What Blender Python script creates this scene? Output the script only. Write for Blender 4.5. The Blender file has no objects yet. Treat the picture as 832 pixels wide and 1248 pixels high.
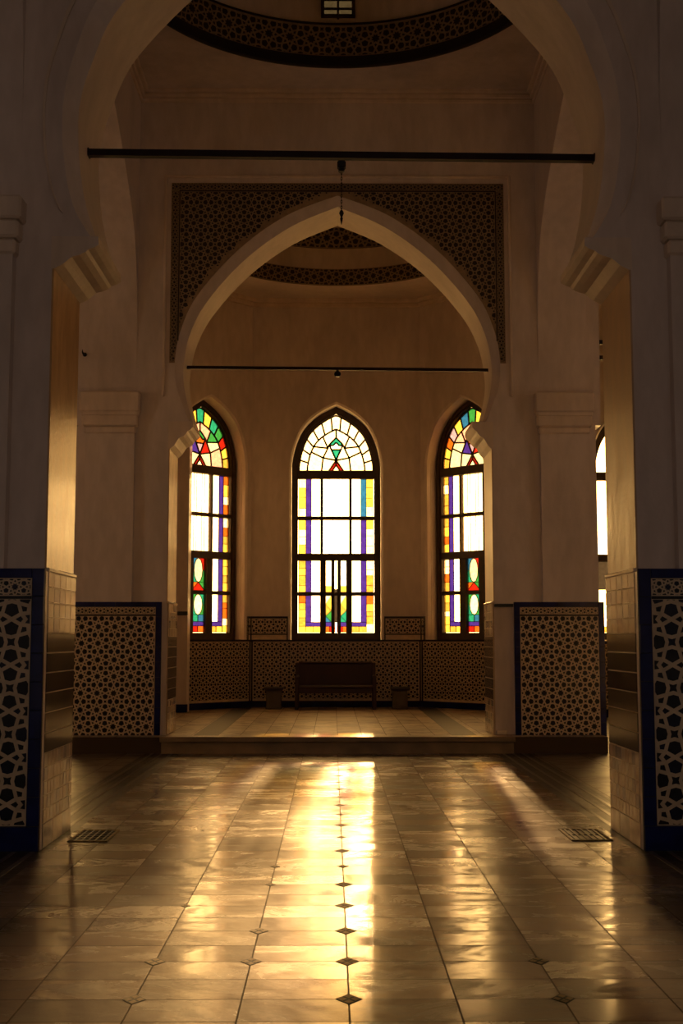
import bpy, bmesh, math, random
from mathutils import Vector, Matrix
from mathutils.geometry import tessellate_polygon
random.seed(7)
S = bpy.context.scene
COL = S.collection
PI = math.pi

# ------------------------------------------------------------------ helpers
class MB:
    """collects faces, builds ONE mesh object"""
    def __init__(self): self.v = []; self.f = []; self.m = []
    def face(self, pts, m=0):
        b = len(self.v); self.v += [tuple(p) for p in pts]
        self.f.append(list(range(b, b+len(pts)))); self.m.append(m)
    def raw(self, vs, fs, m=0):
        b = len(self.v); self.v += [tuple(p) for p in vs]
        for f in fs: self.f.append([b+i for i in f]); self.m.append(m)
    def box(self, x0, x1, y0, y1, z0, z1, m=0):
        v = [(x0,y0,z0),(x1,y0,z0),(x1,y1,z0),(x0,y1,z0),(x0,y0,z1),(x1,y0,z1),(x1,y1,z1),(x0,y1,z1)]
        self.raw(v, [(0,3,2,1),(4,5,6,7),(0,1,5,4),(1,2,6,5),(2,3,7,6),(3,0,4,7)], m)
    def bbox(self, x0, x1, y0, y1, z0, z1, b=.01, m=0):
        """box with chamfered edges"""
        bm = bmesh.new(); bmesh.ops.create_cube(bm, size=1)
        for v in bm.verts:
            v.co = Vector(((x0+x1)/2+v.co.x*(x1-x0), (y0+y1)/2+v.co.y*(y1-y0), (z0+z1)/2+v.co.z*(z1-z0)))
        b = min(b, .45*min(abs(x1-x0), abs(y1-y0), abs(z1-z0)))
        bmesh.ops.bevel(bm, geom=bm.edges[:], offset=b, segments=1, affect='EDGES')
        bm.verts.index_update()
        self.raw([v.co.copy() for v in bm.verts], [[v.index for v in f.verts] for f in bm.faces], m); bm.free()
    def bar(self, a, b, w, h, up=(0,1,0), m=0):
        """box between two points, width w, depth h along 'up'"""
        a = Vector(a); b = Vector(b); d = b-a
        if d.length < 1e-6: return
        d.normalize(); u = Vector(up).normalized(); s = d.cross(u).normalized()*w/2; u = u*h/2
        v = [a-s-u, a+s-u, a+s+u, a-s+u, b-s-u, b+s-u, b+s+u, b-s+u]
        self.raw(v, [(0,3,2,1),(4,5,6,7),(0,1,5,4),(1,2,6,5),(2,3,7,6),(3,0,4,7)], m)
    def tube(self, pts, r, n=10, m=0, close=False):
        pts = [Vector(p) for p in pts]; rings = []
        N = len(pts)
        for i, p in enumerate(pts):
            if close: t = (pts[(i+1) % N]-pts[i-1]).normalized()
            else: t = (pts[min(i+1, N-1)]-pts[max(i-1, 0)]).normalized()
            a = Vector((0,0,1)) if abs(t.z) < .9 else Vector((1,0,0))
            s = t.cross(a).normalized(); q = t.cross(s).normalized()
            rr = r[i] if isinstance(r, (list, tuple)) else r
            rings.append([p+s*rr*math.cos(2*PI*k/n)+q*rr*math.sin(2*PI*k/n) for k in range(n)])
        vs = [v for R in rings for v in R]; fs = []
        for i in range(N if close else N-1):
            j = (i+1) % N
            for k in range(n): fs.append((i*n+k, i*n+(k+1) % n, j*n+(k+1) % n, j*n+k))
        if not close: fs += [tuple(range(n))[::-1], tuple((N-1)*n+k for k in range(n))]
        self.raw(vs, fs, m)
    def lathe(self, prof, c=(0,0,0), n=20, m=0):
        vs = []; fs = []
        for r, z in prof:
            for k in range(n): vs.append((c[0]+r*math.cos(2*PI*k/n), c[1]+r*math.sin(2*PI*k/n), c[2]+z))
        for i in range(len(prof)-1):
            for k in range(n): fs.append((i*n+k, i*n+(k+1) % n, (i+1)*n+(k+1) % n, (i+1)*n+k))
        fs += [tuple(range(n))[::-1], tuple((len(prof)-1)*n+k for k in range(n))]
        self.raw(vs, fs, m)
    def slab(self, F, B, d0, d1, mp, holes=(), c=.0, m=0):
        """solid between outline F at depth d0 and B at depth d1 (2D (u,z) lists); holes = [(Fh, Bh)]; the edge reaches B already at d0+c"""
        allF = [F]+[h[0] for h in holes]; allB = [B]+[h[1] for h in holes]
        for outl, d, flip in ((allF, d0, False), (allB, d1, True)):
            flat = [p for o in outl for p in o]
            tris = tessellate_polygon([[Vector((p[0], p[1], 0)) for p in o] for o in outl])
            self.raw([mp(p[0], p[1], d) for p in flat], [t[::-1] if flip else t for t in tris], m)
        for f, b in zip(allF, allB):
            n = len(f); L = [(f, d0), (b, d0+c), (b, d1)] if c > 0 else [(f, d0), (b, d1)]
            vs = [mp(p[0], p[1], d) for o, d in L for p in o]
            for k in range(len(L)-1):
                self.raw(vs[k*n:(k+2)*n], [(i, (i+1) % n, n+(i+1) % n, n+i) for i in range(n)], m)
    def build(self, name, mats, parent=None, smooth=False, fix=True):
        me = bpy.data.meshes.new(name); me.from_pydata(self.v, [], self.f)
        for q in (mats if isinstance(mats, (list, tuple)) else [mats]): me.materials.append(q)
        me.polygons.foreach_set('material_index', self.m)
        if fix:
            bm = bmesh.new(); bm.from_mesh(me)
            bmesh.ops.remove_doubles(bm, verts=bm.verts[:], dist=1e-5)
            bmesh.ops.recalc_face_normals(bm, faces=bm.faces[:])
            bm.to_mesh(me); bm.free()
        me.update()
        o = bpy.data.objects.new(name, me); COL.objects.link(o)
        if smooth:
            for p in me.polygons: p.use_smooth = True
        if parent: o.parent = parent
        return o

def tag(o, label, cat, kind=None, group=None):
    o['label'] = label; o['category'] = cat
    if kind: o['kind'] = kind
    if group: o['group'] = group
    return o
def empty(name, loc=(0,0,0), rz=0):
    o = bpy.data.objects.new(name, None); COL.objects.link(o); o.location = loc; o.rotation_euler = (0,0,rz)
    o.empty_display_size = .1
    return o
def spline(P, n=6):
    out = []
    for i in range(len(P)-1):
        p0 = P[max(i-1, 0)]; p1 = P[i]; p2 = P[i+1]; p3 = P[min(i+2, len(P)-1)]
        for k in range(n):
            t = k/n
            out.append(tuple(.5*(2*p1[a]+(p2[a]-p0[a])*t+(2*p0[a]-5*p1[a]+4*p2[a]-p3[a])*t*t+(3*p1[a]-p0[a]-3*p2[a]+p3[a])*t**3) for a in (0, 1)))
    out.append(tuple(P[-1])); return out
def full(h, cx=0):
    """half curve (half width, z) from foot to apex -> left foot .. apex .. right foot"""
    return [(cx-a, z) for a, z in h]+[(cx+a, z) for a, z in h[-2::-1]]
XZ = lambda y=0: (lambda u, z, d: (u, y+d, z))

# ------------------------------------------------------------------ materials
def mat(name): 
    m = bpy.data.materials.new(name); m.use_nodes = True
    return m, m.node_tree.nodes, m.node_tree.links, m.node_tree.nodes['Principled BSDF']
def N(nodes, t, **kw):
    n = nodes.new(t)
    for k, v in kw.items():
        if k.startswith('i_'): n.inputs[k[2:].replace('_', ' ')].default_value = v
        else: setattr(n, k, v)
    return n
def ramp(nodes, stops, interp='LINEAR'):
    r = nodes.new('ShaderNodeValToRGB'); r.color_ramp.interpolation = interp
    e = r.color_ramp.elements
    while len(e) < len(stops): e.new(.5)
    for q, (p, c) in zip(e, stops): q.position = p; q.color = (*c, 1)
    return r
def simple(name, col, rough=.5, var=.25, scale=6, bump=.0, metal=0, spec=.5, coat=0):
    m, n, l, b = mat(name)
    tc = N(n, 'ShaderNodeNewGeometry'); no = N(n, 'ShaderNodeTexNoise', i_Scale=scale, i_Detail=6)
    l.new(tc.outputs['Position'], no.inputs['Vector'])
    lo = tuple(c*(1-var) for c in col); hi = tuple(min(1, c*(1+var)) for c in col)
    r = ramp(n, [(.3, lo), (.7, hi)]); l.new(no.outputs['Fac'], r.inputs['Fac']); l.new(r.outputs['Color'], b.inputs['Base Color'])
    b.inputs['Roughness'].default_value = rough; b.inputs['Metallic'].default_value = metal
    b.inputs['Specular IOR Level'].default_value = spec; b.inputs['Coat Weight'].default_value = coat
    if bump:
        n2 = N(n, 'ShaderNodeTexNoise', i_Scale=scale*5, i_Detail=5); l.new(tc.outputs['Position'], n2.inputs['Vector'])
        bp = N(n, 'ShaderNodeBump', i_Strength=bump, i_Distance=.02); l.new(n2.outputs['Fac'], bp.inputs['Height']); l.new(bp.outputs['Normal'], b.inputs['Normal'])
    return m
def plaster(name, col, rough=.55, mott=.35):
    m, n, l, b = mat(name)
    g = N(n, 'ShaderNodeNewGeometry')
    mp = N(n, 'ShaderNodeMapping'); mp.inputs['Scale'].default_value = (1, 1, .35); l.new(g.outputs['Position'], mp.inputs['Vector'])
    a = N(n, 'ShaderNodeTexNoise', i_Scale=1.3, i_Detail=8, i_Roughness=.6); l.new(mp.outputs['Vector'], a.inputs['Vector'])
    r = ramp(n, [(.3, tuple(c*.80 for c in col)), (.55, col), (.8, tuple(min(1, c*1.1) for c in col))]); l.new(a.outputs['Fac'], r.inputs['Fac'])
    s = N(n, 'ShaderNodeTexNoise', i_Scale=9, i_Detail=6); l.new(mp.outputs['Vector'], s.inputs['Vector'])
    mx = N(n, 'ShaderNodeMix', data_type='RGBA', blend_type='MULTIPLY'); mx.inputs['Factor'].default_value = mott
    r2 = ramp(n, [(.35, (.7, .68, .65)), (.65, (1, 1, 1))]); l.new(s.outputs['Fac'], r2.inputs['Fac'])
    l.new(r.outputs['Color'], mx.inputs['A']); l.new(r2.outputs['Color'], mx.inputs['B']); l.new(mx.outputs['Result'], b.inputs['Base Color'])
    f = N(n, 'ShaderNodeTexNoise', i_Scale=22, i_Detail=6); l.new(g.outputs['Position'], f.inputs['Vector'])
    bp = N(n, 'ShaderNodeBump', i_Strength=.12, i_Distance=.02); l.new(f.outputs['Fac'], bp.inputs['Height']); l.new(bp.outputs['Normal'], b.inputs['Normal'])
    rr = N(n, 'ShaderNodeMapRange'); rr.inputs['To Min'].default_value = rough*.55; rr.inputs['To Max'].default_value = rough*1.5
    l.new(s.outputs['Fac'], rr.inputs['Value']); l.new(rr.outputs['Result'], b.inputs['Roughness'])
    return m
M = {}
M['plaster'] = plaster('lime_plaster', (.71, .61, .54), .36)
M['burnished_lit'] = plaster('burnished_lit_plaster', (.70, .44, .21), .20, .7)  # polished left jambs; gold glow also put into the ochre colour
M['dull'] = plaster('dim_lit_jamb_plaster', (.58, .40, .24), .38, .6)  # right jambs: weaker light put into a darker, rougher plaster
M['plaster_trim'] = plaster('moulded_plaster', (.76, .63, .50))
M['navy'] = simple('navy_glaze', (.006, .011, .085), .14, .4, 5, spec=.2)
M['navy_grout'] = simple('navy_grout', (.05, .045, .06), .7, .2)
M['zel_base'] = simple('bone_glaze', (.60, .47, .30), .3, .15, 14, .1)
M['zel_dark'] = simple('black_glaze', (.010, .009, .011), .22, .4, 9, spec=.22)
M['zel_blue'] = simple('ink_glaze', (.008, .010, .026), .22, .4, 9, spec=.22)
M['sp_base'] = simple('carved_umber', (.30, .21, .12), .5, .2, 14)
M['sp_dark'] = simple('carved_black', (.010, .007, .006), .45, .3, 9)
M['pale1'] = simple('pale_tile', (.76, .62, .45), .13, .15, 7, coat=.5)
M['pale2'] = simple('buff_tile', (.70, .53, .36), .13, .2, 7, coat=.5)
M['pale3'] = simple('ash_tile', (.48, .40, .33), .13, .2, 7, coat=.5)
M['slate1'] = simple('slate_tile', (.07, .055, .05), .14, .35, 5)
M['slate2'] = simple('umber_tile', (.10, .075, .06), .16, .35, 5)
M['grout'] = simple('buff_grout', (.45, .33, .2), .6, .2)
M['iron'] = simple('black_iron', (.012, .009, .008), .45, .3, 20, metal=.6)
M['rust'] = simple('dark_red_paint', (.014, .004, .004), .6, .3, 6, spec=.25)
M['wood'] = simple('window_wood', (.055, .028, .012), .45, .3, 8, .1)
M['bench'] = simple('bench_wood', (.032, .009, .005), .45, .3, 5, .1)
M['box'] = simple('pedestal_paint', (.10, .08, .055), .5, .25, 8)
M['stripe'] = simple('dark_marble', (.014, .011, .009), .5, .4, 4)
M['boxlid'] = simple('pedestal_lid', (.03, .02, .014), .45, .25, 8)
M['lead'] = simple('lead_came', (.05, .028, .014), .5, .2)
M['step'] = simple('step_stone', (.20, .14, .075), .4, .3, 3, .1)
M['grey'] = simple('aisle_stone', (.10, .085, .07), .3, .35, 2.2)
M['inlay_dark'] = simple('inlay_green_stone', (.020, .022, .010), .6, .4, 30, spec=.15)
M['inlay_gold'] = simple('inlay_ochre_stone', (.22, .15, .055), .6, .4, 30, spec=.2)
M['trim_teal'] = simple('dark_green_trim', (.012, .02, .018), .3, .3)

def glass(name, col, soft=.12):
    m, n, l, b = mat(name); n.remove(b)
    out = n['Material Output']
    g = N(n, 'ShaderNodeNewGeometry'); no = N(n, 'ShaderNodeTexNoise', i_Scale=18, i_Detail=3); l.new(g.outputs['Position'], no.inputs['Vector'])
    r = ramp(n, [(.3, tuple(c*.75 for c in col)), (.7, tuple(min(1, c*1.15) for c in col))]); l.new(no.outputs['Fac'], r.inputs['Fac'])
    t = N(n, 'ShaderNodeBsdfTransparent'); tl = N(n, 'ShaderNodeBsdfTranslucent')
    l.new(r.outputs['Color'], t.inputs['Color']); l.new(r.outputs['Color'], tl.inputs['Color'])
    mx = N(n, 'ShaderNodeMixShader'); mx.inputs[0].default_value = soft
    l.new(t.outputs[0], mx.inputs[1]); l.new(tl.outputs[0], mx.inputs[2])
    l.new(mx.outputs[0], out.inputs['Surface']); return m
GC = {'clear': (.95, .93, .9), 'cream': (.85, .78, .70), 'amber': (.30, .20, .05), 'yellow': (.5, .36, .08), 'blue': (.022, .012, .24),
      'cobalt': (.01, .075, .30), 'teal': (.008, .16, .17), 'green': (.015, .14, .05), 'red': (.20, .008, .006), 'orange': (.30, .07, .01),
      'pink': (.42, .24, .30), 'lilac': (.22, .18, .4), 'milk': (.44, .44, .46), 'smoke': (.02, .018, .02)}
GC = {k: (c if k in ('clear',) else tuple(x*.6 for x in c)) for k, c in GC.items()}
GK = list(GC); GM = [glass('glass_'+k, GC[k], .3) for k in GK]; GF = [glass('frosted_'+k, GC[k], .2 if k == 'clear' else .45) for k in GK]; GI = {k: i for i, k in enumerate(GK)}

def marble(name, px, py, ox, oy, tones, rough=(.03, .20), grout=.004, split=True, tilt=.045, base_rough=.45, coat=.8):
    """polished slabs: a px by py grid, each slab its own tone and a slightly different polish, with veins and worn joints"""
    m, n, l, b = mat(name)
    g = N(n, 'ShaderNodeNewGeometry'); sp = N(n, 'ShaderNodeSeparateXYZ'); l.new(g.outputs['Position'], sp.inputs[0])
    def math_(op, a, bb=None):
        q = N(n, 'ShaderNodeMath', operation=op)
        for i, v in enumerate((a, bb)):
            if v is None: continue
            if isinstance(v, (int, float)): q.inputs[i].default_value = v
            else: l.new(v, q.inputs[i])
        return q.outputs[0]
    u = math_('DIVIDE', math_('SUBTRACT', sp.outputs['X'], ox), px); v = math_('DIVIDE', math_('SUBTRACT', sp.outputs['Y'], oy), py)
    iu = math_('FLOOR', u); iv = math_('FLOOR', v); fu = math_('SUBTRACT', u, iu); fv = math_('SUBTRACT', v, iv)
    cm = N(n, 'ShaderNodeCombineXYZ'); l.new(iu, cm.inputs[0]); l.new(iv, cm.inputs[1])
    wn = N(n, 'ShaderNodeTexWhiteNoise', noise_dimensions='3D'); l.new(cm.outputs[0], wn.inputs['Vector'])
    su = None
    if split:   # some slabs are cut in two
        has = math_('GREATER_THAN', wn.outputs['Value'], .62)
        cut = math_('ADD', math_('MULTIPLY', wn.outputs['Value'], .9), -.2)
        su = math_('MULTIPLY', has, math_('GREATER_THAN', fu, cut))
        dcut = math_('ADD', math_('ABSOLUTE', math_('SUBTRACT', fu, cut)), math_('MULTIPLY', math_('SUBTRACT', 1, has), 5))
        l.new(math_('MULTIPLY', su, 7.3), cm.inputs[2])
    wn2 = N(n, 'ShaderNodeTexWhiteNoise', noise_dimensions='3D'); l.new(cm.outputs[0], wn2.inputs['Vector'])
    tone = ramp(n, [(i/(len(tones)-1), t) for i, t in enumerate(tones)]); l.new(wn2.outputs['Value'], tone.inputs['Fac'])
    # veins
    mp = N(n, 'ShaderNodeMapping'); mp.inputs['Scale'].default_value = (1, 1.5, 1)
    off = N(n, 'ShaderNodeVectorMath', operation='SCALE'); off.inputs['Scale'].default_value = 9; l.new(wn2.outputs['Color'], off.inputs[0])
    ad = N(n, 'ShaderNodeVectorMath', operation='ADD'); l.new(g.outputs['Position'], ad.inputs[0]); l.new(off.outputs[0], ad.inputs[1]); l.new(ad.outputs[0], mp.inputs['Vector'])
    ns = N(n, 'ShaderNodeTexNoise', i_Scale=1.9, i_Detail=10, i_Roughness=.68, i_Distortion=1.0); l.new(mp.outputs[0], ns.inputs['Vector'])
    vr = ramp(n, [(.33, (.12, .08, .05)), (.44, (.50, .43, .36)), (.52, (.95, .93, .9)), (.60, (1.0, .98, .95)), (.70, (.32, .24, .17))]); l.new(ns.outputs['Fac'], vr.inputs['Fac'])
    mx = N(n, 'ShaderNodeMix', data_type='RGBA', blend_type='MULTIPLY'); mx.inputs['Factor'].default_value = 1
    l.new(tone.outputs['Color'], mx.inputs['A']); l.new(vr.outputs['Color'], mx.inputs['B'])
    eu = math_('MULTIPLY', math_('MINIMUM', fu, math_('SUBTRACT', 1, fu)), px); ev = math_('MULTIPLY', math_('MINIMUM', fv, math_('SUBTRACT', 1, fv)), py)
    e = math_('MINIMUM', eu, ev)
    if split: e = math_('MINIMUM', e, math_('MULTIPLY', dcut, px))
    gr = math_('LESS_THAN', e, grout)
    m2 = N(n, 'ShaderNodeMix', data_type='RGBA'); l.new(gr, m2.inputs['Factor']); l.new(mx.outputs['Result'], m2.inputs['A']); m2.inputs['B'].default_value = (.07, .05, .03, 1)
    l.new(m2.outputs['Result'], b.inputs['Base Color'])
    # roughness: polish varies by slab and by wear
    w = N(n, 'ShaderNodeTexNoise', i_Scale=1.1, i_Detail=5, i_Distortion=.6); l.new(g.outputs['Position'], w.inputs['Vector'])
    ro = math_('ADD', math_('MULTIPLY', wn2.outputs['Value'], (rough[1]-rough[0])*.5), rough[0])
    ro = math_('ADD', ro, math_('MULTIPLY', w.outputs['Fac'], (rough[1]-rough[0])*.8)); ro = math_('ADD', ro, math_('MULTIPLY', math_('MAXIMUM', math_('SUBTRACT', .56, ns.outputs['Fac']), 0), 1.1))
    b.inputs['Roughness'].default_value = base_rough
    l.new(ro, b.inputs['Coat Roughness']); l.new(math_('MULTIPLY', math_('MULTIPLY', math_('SUBTRACT', 1, gr), coat*1.7), math_('ADD', math_('MULTIPLY', wn2.outputs['Value'], .55), math_('MULTIPLY', vr.outputs['Color'], .45))), b.inputs['Coat Weight']); l.new(math_('MULTIPLY', math_('SUBTRACT', 1.02, gr), .36), b.inputs['Specular IOR Level']); b.inputs['Coat IOR'].default_value = 1.5
    # bump: soft undulation, plus a tiny tilt per slab
    h = N(n, 'ShaderNodeTexNoise', i_Scale=7.0, i_Detail=4, i_Roughness=.6); l.new(g.outputs['Position'], h.inputs['Vector'])
    bp = N(n, 'ShaderNodeBump', i_Strength=.35, i_Distance=.009); l.new(math_('SUBTRACT', h.outputs['Fac'], math_('MULTIPLY', gr, .12)), bp.inputs['Height'])
    t0 = N(n, 'ShaderNodeVectorMath', operation='SUBTRACT'); l.new(wn2.outputs['Color'], t0.inputs[0]); t0.inputs[1].default_value = (.5, .5, .5)
    t1 = N(n, 'ShaderNodeVectorMath', operation='MULTIPLY'); l.new(t0.outputs[0], t1.inputs[0]); t1.inputs[1].default_value = (tilt, tilt, 0)
    t2 = N(n, 'ShaderNodeVectorMath', operation='ADD'); l.new(bp.outputs['Normal'], t2.inputs[0]); l.new(t1.outputs[0], t2.inputs[1])
    t3 = N(n, 'ShaderNodeVectorMath', operation='NORMALIZE'); l.new(t2.outputs[0], t3.inputs[0]); l.new(t3.outputs[0], b.inputs['Normal'])
    return m
M['floor'] = marble('nave_marble', .45, .305, .0, 5.35, [(.040, .021, .009), (.17, .095, .04), (.075, .040, .016), (.25, .148, .066), (.115, .063, .026)])
M['plat'] = marble('platform_marble', .33, .9, .0, 16.6, [(.33, .25, .16), (.26, .19, .12), (.40, .31, .21), (.30, .22, .14)], (.22, .4), split=False, coat=.3)
M['band'] = marble('border_mosaic', .11, .16, .0, 0, [(.014, .014, .02), (.03, .028, .03), (.012, .012, .02), (.05, .042, .035)], (.25, .4), split=False, coat=.1)
M['aisle_floor'] = marble('aisle_marble', .6, .6, 2.6, 0, [(.10, .08, .06), (.14, .11, .08), (.12, .10, .08)], (.2, .35), split=False, coat=.35)

# ------------------------------------------------------------------ star pattern (dark pieces between bone straps)
def star_pieces(P, theta=62, w=.035, rc=.42):
    """inset pieces of a 4.8.8 strapwork repeat of pitch P, as [(polygon, kind)] for the cell centred on (0,0)"""
    t = math.radians(theta); A = P/2; a = P*math.tan(PI/8); T = math.tan(PI/8)
    def hit(ap, tn): # radius of the crossing on the half-angle line
        s = ap*tn/(math.cos(t)+math.sin(t)*tn); return math.hypot(ap-s*math.sin(t), s*math.cos(t))
    ro = hit(A, T); rs = hit(a/2, 1.0); out = []
    po = lambda r, d, c=(0,0): (c[0]+r*math.cos(d), c[1]+r*math.sin(d))
    q = PI/4
    cen = []
    for k in range(8):
        out.append(([po(A, k*q), po(ro, (k+.5)*q), po(ro*rc/.62*.9, k*q), po(ro, (k-.5)*q)], 0))
        cen += [po(ro*rc/.62*.9, k*q), po(ro*.97, (k+.5)*q)]
    out.append((cen, 1))
    C = (P/2, P/2)
    sq = []
    for k in range(4): sq += [po(a/2, q+k*2*q, C), po(rs, 2*q+k*2*q, C)]
    out.append((sq, 1))
    for k in range(4):        # corner pieces, two octagons and one square meet
        vtx = po(a/2*math.sqrt(2), k*2*q, C)
        pts = [po(a/2, k*2*q-q, C), po(rs, k*2*q, C), po(a/2, k*2*q+q, C)]
        ocs = [(P/2+P/2*sx, P/2+P/2*sy) for sx in (-1, 1) for sy in (-1, 1)]
        ocs.sort(key=lambda c: (c[0]-vtx[0])**2+(c[1]-vtx[1])**2)
        em = None
        for c in ocs[:2]:
            d = math.atan2(vtx[1]-c[1], vtx[0]-c[0]); pts.append(po(ro, d, c))
        em = ((ocs[0][0]+ocs[1][0])/2, (ocs[0][1]+ocs[1][1])/2); pts.append(em)
        mx = sum(p[0] for p in pts)/6; my = sum(p[1] for p in pts)/6
        pts.sort(key=lambda p: math.atan2(p[1]-my, p[0]-mx)); out.append((pts, 2))
    res = []
    for pts, k in out:
        ar = sum(pts[i-1][0]*pts[i][1]-pts[i][0]*pts[i-1][1] for i in range(len(pts)))
        if ar < 0: pts = pts[::-1]
        n = len(pts); W = w*P; ins = []
        for i in range(n):
            p0, p1, p2 = pts[i-1], pts[i], pts[(i+1) % n]
            d1 = Vector((p1[0]-p0[0], p1[1]-p0[1])).normalized(); d2 = Vector((p2[0]-p1[0], p2[1]-p1[1])).normalized()
            n1 = Vector((-d1.y, d1.x)); n2 = Vector((-d2.y, d2.x)); bi = n1+n2
            bi = bi/max(bi.length_squared, .35)*2*W
            ins.append((p1[0]+bi.x, p1[1]+bi.y))
        res.append((ins, k))
    return res
def clip(poly, x0, x1, y0, y1):
    for ax, val, s in ((0, x0, 1), (0, x1, -1), (1, y0, 1), (1, y1, -1)):
        out = []
        for i in range(len(poly)):
            a, b = poly[i-1], poly[i]; da, db = (a[ax]-val)*s, (b[ax]-val)*s
            if (da >= 0) != (db >= 0):
                t = da/(da-db); out.append((a[0]+(b[0]-a[0])*t, a[1]+(b[1]-a[1])*t))
            if db >= 0: out.append(b)
        poly = out
        if len(poly) < 3: return []
    return poly
def pattern(mb, u0, u1, z0, z1, P, mp, mats=(0, 1), th=62, w=.035, org=None, keep=None, skip=0.0, d=-.004, doclip=True):
    """dark pieces over the rectangle, each standing 4 mm proud"""
    cell = star_pieces(P, th, w); ou, oz = org or ((u0+u1)/2, (z0+z1)/2)
    i0, i1 = int((u0-ou)/P)-2, int((u1-ou)/P)+2; j0, j1 = int((z0-oz)/P)-2, int((z1-oz)/P)+2
    for i in range(i0, i1+1):
        for j in range(j0, j1+1):
            for pts, k in cell:
                p = [(ou+i*P+x, oz+j*P+y) for x, y in pts]
                if doclip:
                    p = clip(p, u0, u1, z0, z1)
                    if len(p) < 3: continue
                if keep and not all(keep(x, y) for x, y in p): continue
                cx = sum(q[0] for q in p)/len(p); cz = sum(q[1] for q in p)/len(p)
                m = random.choice(mats)
                tri = tessellate_polygon([[Vector((x, y, 0)) for x, y in p]])
                mb.raw([mp(x, y, d) for x, y in p], tri, m)
                n = len(p)
                mb.raw([mp(x, y, d) for x, y in p]+[mp(x, y, 0) for x, y in p], [(a, (a+1) % n, n+(a+1) % n, n+a) for a in range(n)], m)
def tiles(mb, u0, u1, z0, z1, nu, nz, mp, mats, gap=.006, d=-.006, stagger=False):
    du, dz = (u1-u0)/nu, (z1-z0)/nz
    for j in range(nz):
        for i in range(nu):
            a, b = u0+i*du+gap/2, u0+(i+1)*du-gap/2; c, e = z0+j*dz+gap/2, z0+(j+1)*dz-gap/2
            m = random.choice(mats); k = .003; dd = d*random.uniform(.7, 1.1)
            o = [(a, c), (b, c), (b, e), (a, e)]; ii = [(a+k, c+k), (b-k, c+k), (b-k, e-k), (a+k, e-k)]
            mb.raw([mp(x, y, 0) for x, y in o]+[mp(x, y, dd) for x, y in ii], [(4, 5, 6, 7)]+[(q, (q+1) % 4, 4+(q+1) % 4, 4+q) for q in range(4)], m)

# ------------------------------------------------------------------ floor and platform
mb = MB(); mb.box(-2.10, 2.10, -7.0, 16.75, -.2, 0)
fl = tag(mb.build('floor', M['floor']), 'polished brown marble floor of the nave with gold reflections', 'floor', 'structure')
for s in (-1, 1):
    mb = MB(); mb.box(*sorted((s*2.10, s*2.56)), -7.0, 16.8, -.2, -.001); mb.build('border_band', M['band'], fl)
    mb = MB(); 
    for xx in (2.20, 2.33, 2.46): mb.box(*sorted((s*(xx-.018), s*(xx+.018))), -7.0, 16.8, -.02, .0006)
    mb.build('border_stripe', M['grey'], fl)
    mb = MB(); mb.box(*sorted((s*2.56, s*8.1)), -7.0, 24.3, -.2, -.002); mb.build('aisle_paving', M['aisle_floor'], fl)
dia = [(0, 5.35+.61*k, 1.0 if k % 2 == 0 or k < 5 else .7) for k in range(0, 18)]
dia += [(-.45, 5.96, .9), (-.45, 6.57, .9), (-.9, 5.35, .9), (-.9, 5.96, .9), (.9, 5.35, .9), (.9, 5.96, .9), (-.45, 7.79, .6), (-.45, 8.4, .6), (-.9, 7.18, .5)]
for x, y, k in dia:
    mb = MB(); a, b = .056*k, .078*k
    mb.raw([(x-a, y, -.004), (x, y-b, -.004), (x+a, y, -.004), (x, y+b, -.004), (x-a, y, .0015), (x, y-b, .0015), (x+a, y, .0015), (x, y+b, .0015)], [(4, 5, 6, 7), (0, 1, 5, 4), (1, 2, 6, 5), (2, 3, 7, 6), (3, 0, 4, 7)], 0)
    for sx, sy in ((-.5, 0), (.5, 0), (0, -.5), (0, .5)):
        cx, cy = x+sx*a, y+sy*b; r = .36
        mb.face([(cx-a*r, cy, .0022), (cx, cy-b*r, .0022), (cx+a*r, cy, .0022), (cx, cy+b*r, .0022)], 1)
    mb.build('diamond_inlay', [M['inlay_dark'], M['inlay_gold']], fl, fix=False)

mb = MB(); mb.box(-3.6, 3.6, 16.60, 24.5, -.2, .215)
pf = tag(mb.build('platform', M['plat']), 'raised stone platform inside the niche behind the step', 'platform', 'structure')
mb = MB(); mb.bbox(-2.36, 2.36, 16.53, 16.82, .15, .222, .012); mb.bbox(-2.34, 2.34, 16.57, 16.8, -.05, .15, .004)
mb.build('step_edge', M['step'], pf)
mb = MB()
for x in (-1.95, 1.55): mb.box(x, x+.34, 16.9, 23.9, .1, .2165)
mb.build('dark_stripe', M['stripe'], pf)

# ------------------------------------------------------------------ pillars
ZN, ZM = 4.50, 4.50
NE, ML, MR, MO = 2.185, 2.35, 2.16, 3.62     # near inner edge, middle inner edges left/right, outer edge
NY0, NY1, MY0, MY1 = 9.10, 10.05, 17.05, 17.95
def impost(parent, s, edge, tip, y0, y1, z0=4.15, zt=4.5):
    h = zt-z0; g = edge-tip
    prof = [(edge+.02, z0), (edge-.02*g, z0), (edge-.22*g, z0+.17*h), (edge-.33*g, z0+.33*h), (edge-.42*g, z0+.45*h), (edge-.60*g, z0+.53*h),
            (edge-.74*g, z0+.64*h), (edge-.80*g, z0+.74*h), (edge-.94*g, z0+.82*h), (tip-.015, z0+.93*h), (tip-.01, zt+.05), (edge+.02, zt+.05)]
    mb = MB(); P = [(s*a, z) for a, z in prof]
    mb.slab(P, P, y0, y1, XZ()); return mb.build('impost', M['plaster_trim'], parent)
def inner_tiles(parent, s, x, y0, y1, k=1.0, zb=0.0):
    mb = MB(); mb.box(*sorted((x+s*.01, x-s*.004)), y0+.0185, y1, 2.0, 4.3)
    mb.build('jamb_plaster', M['burnished_lit' if s < 0 else 'dull'], parent)
    inner_tiles_(parent, s, x, y0, y1, k, zb)
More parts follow.
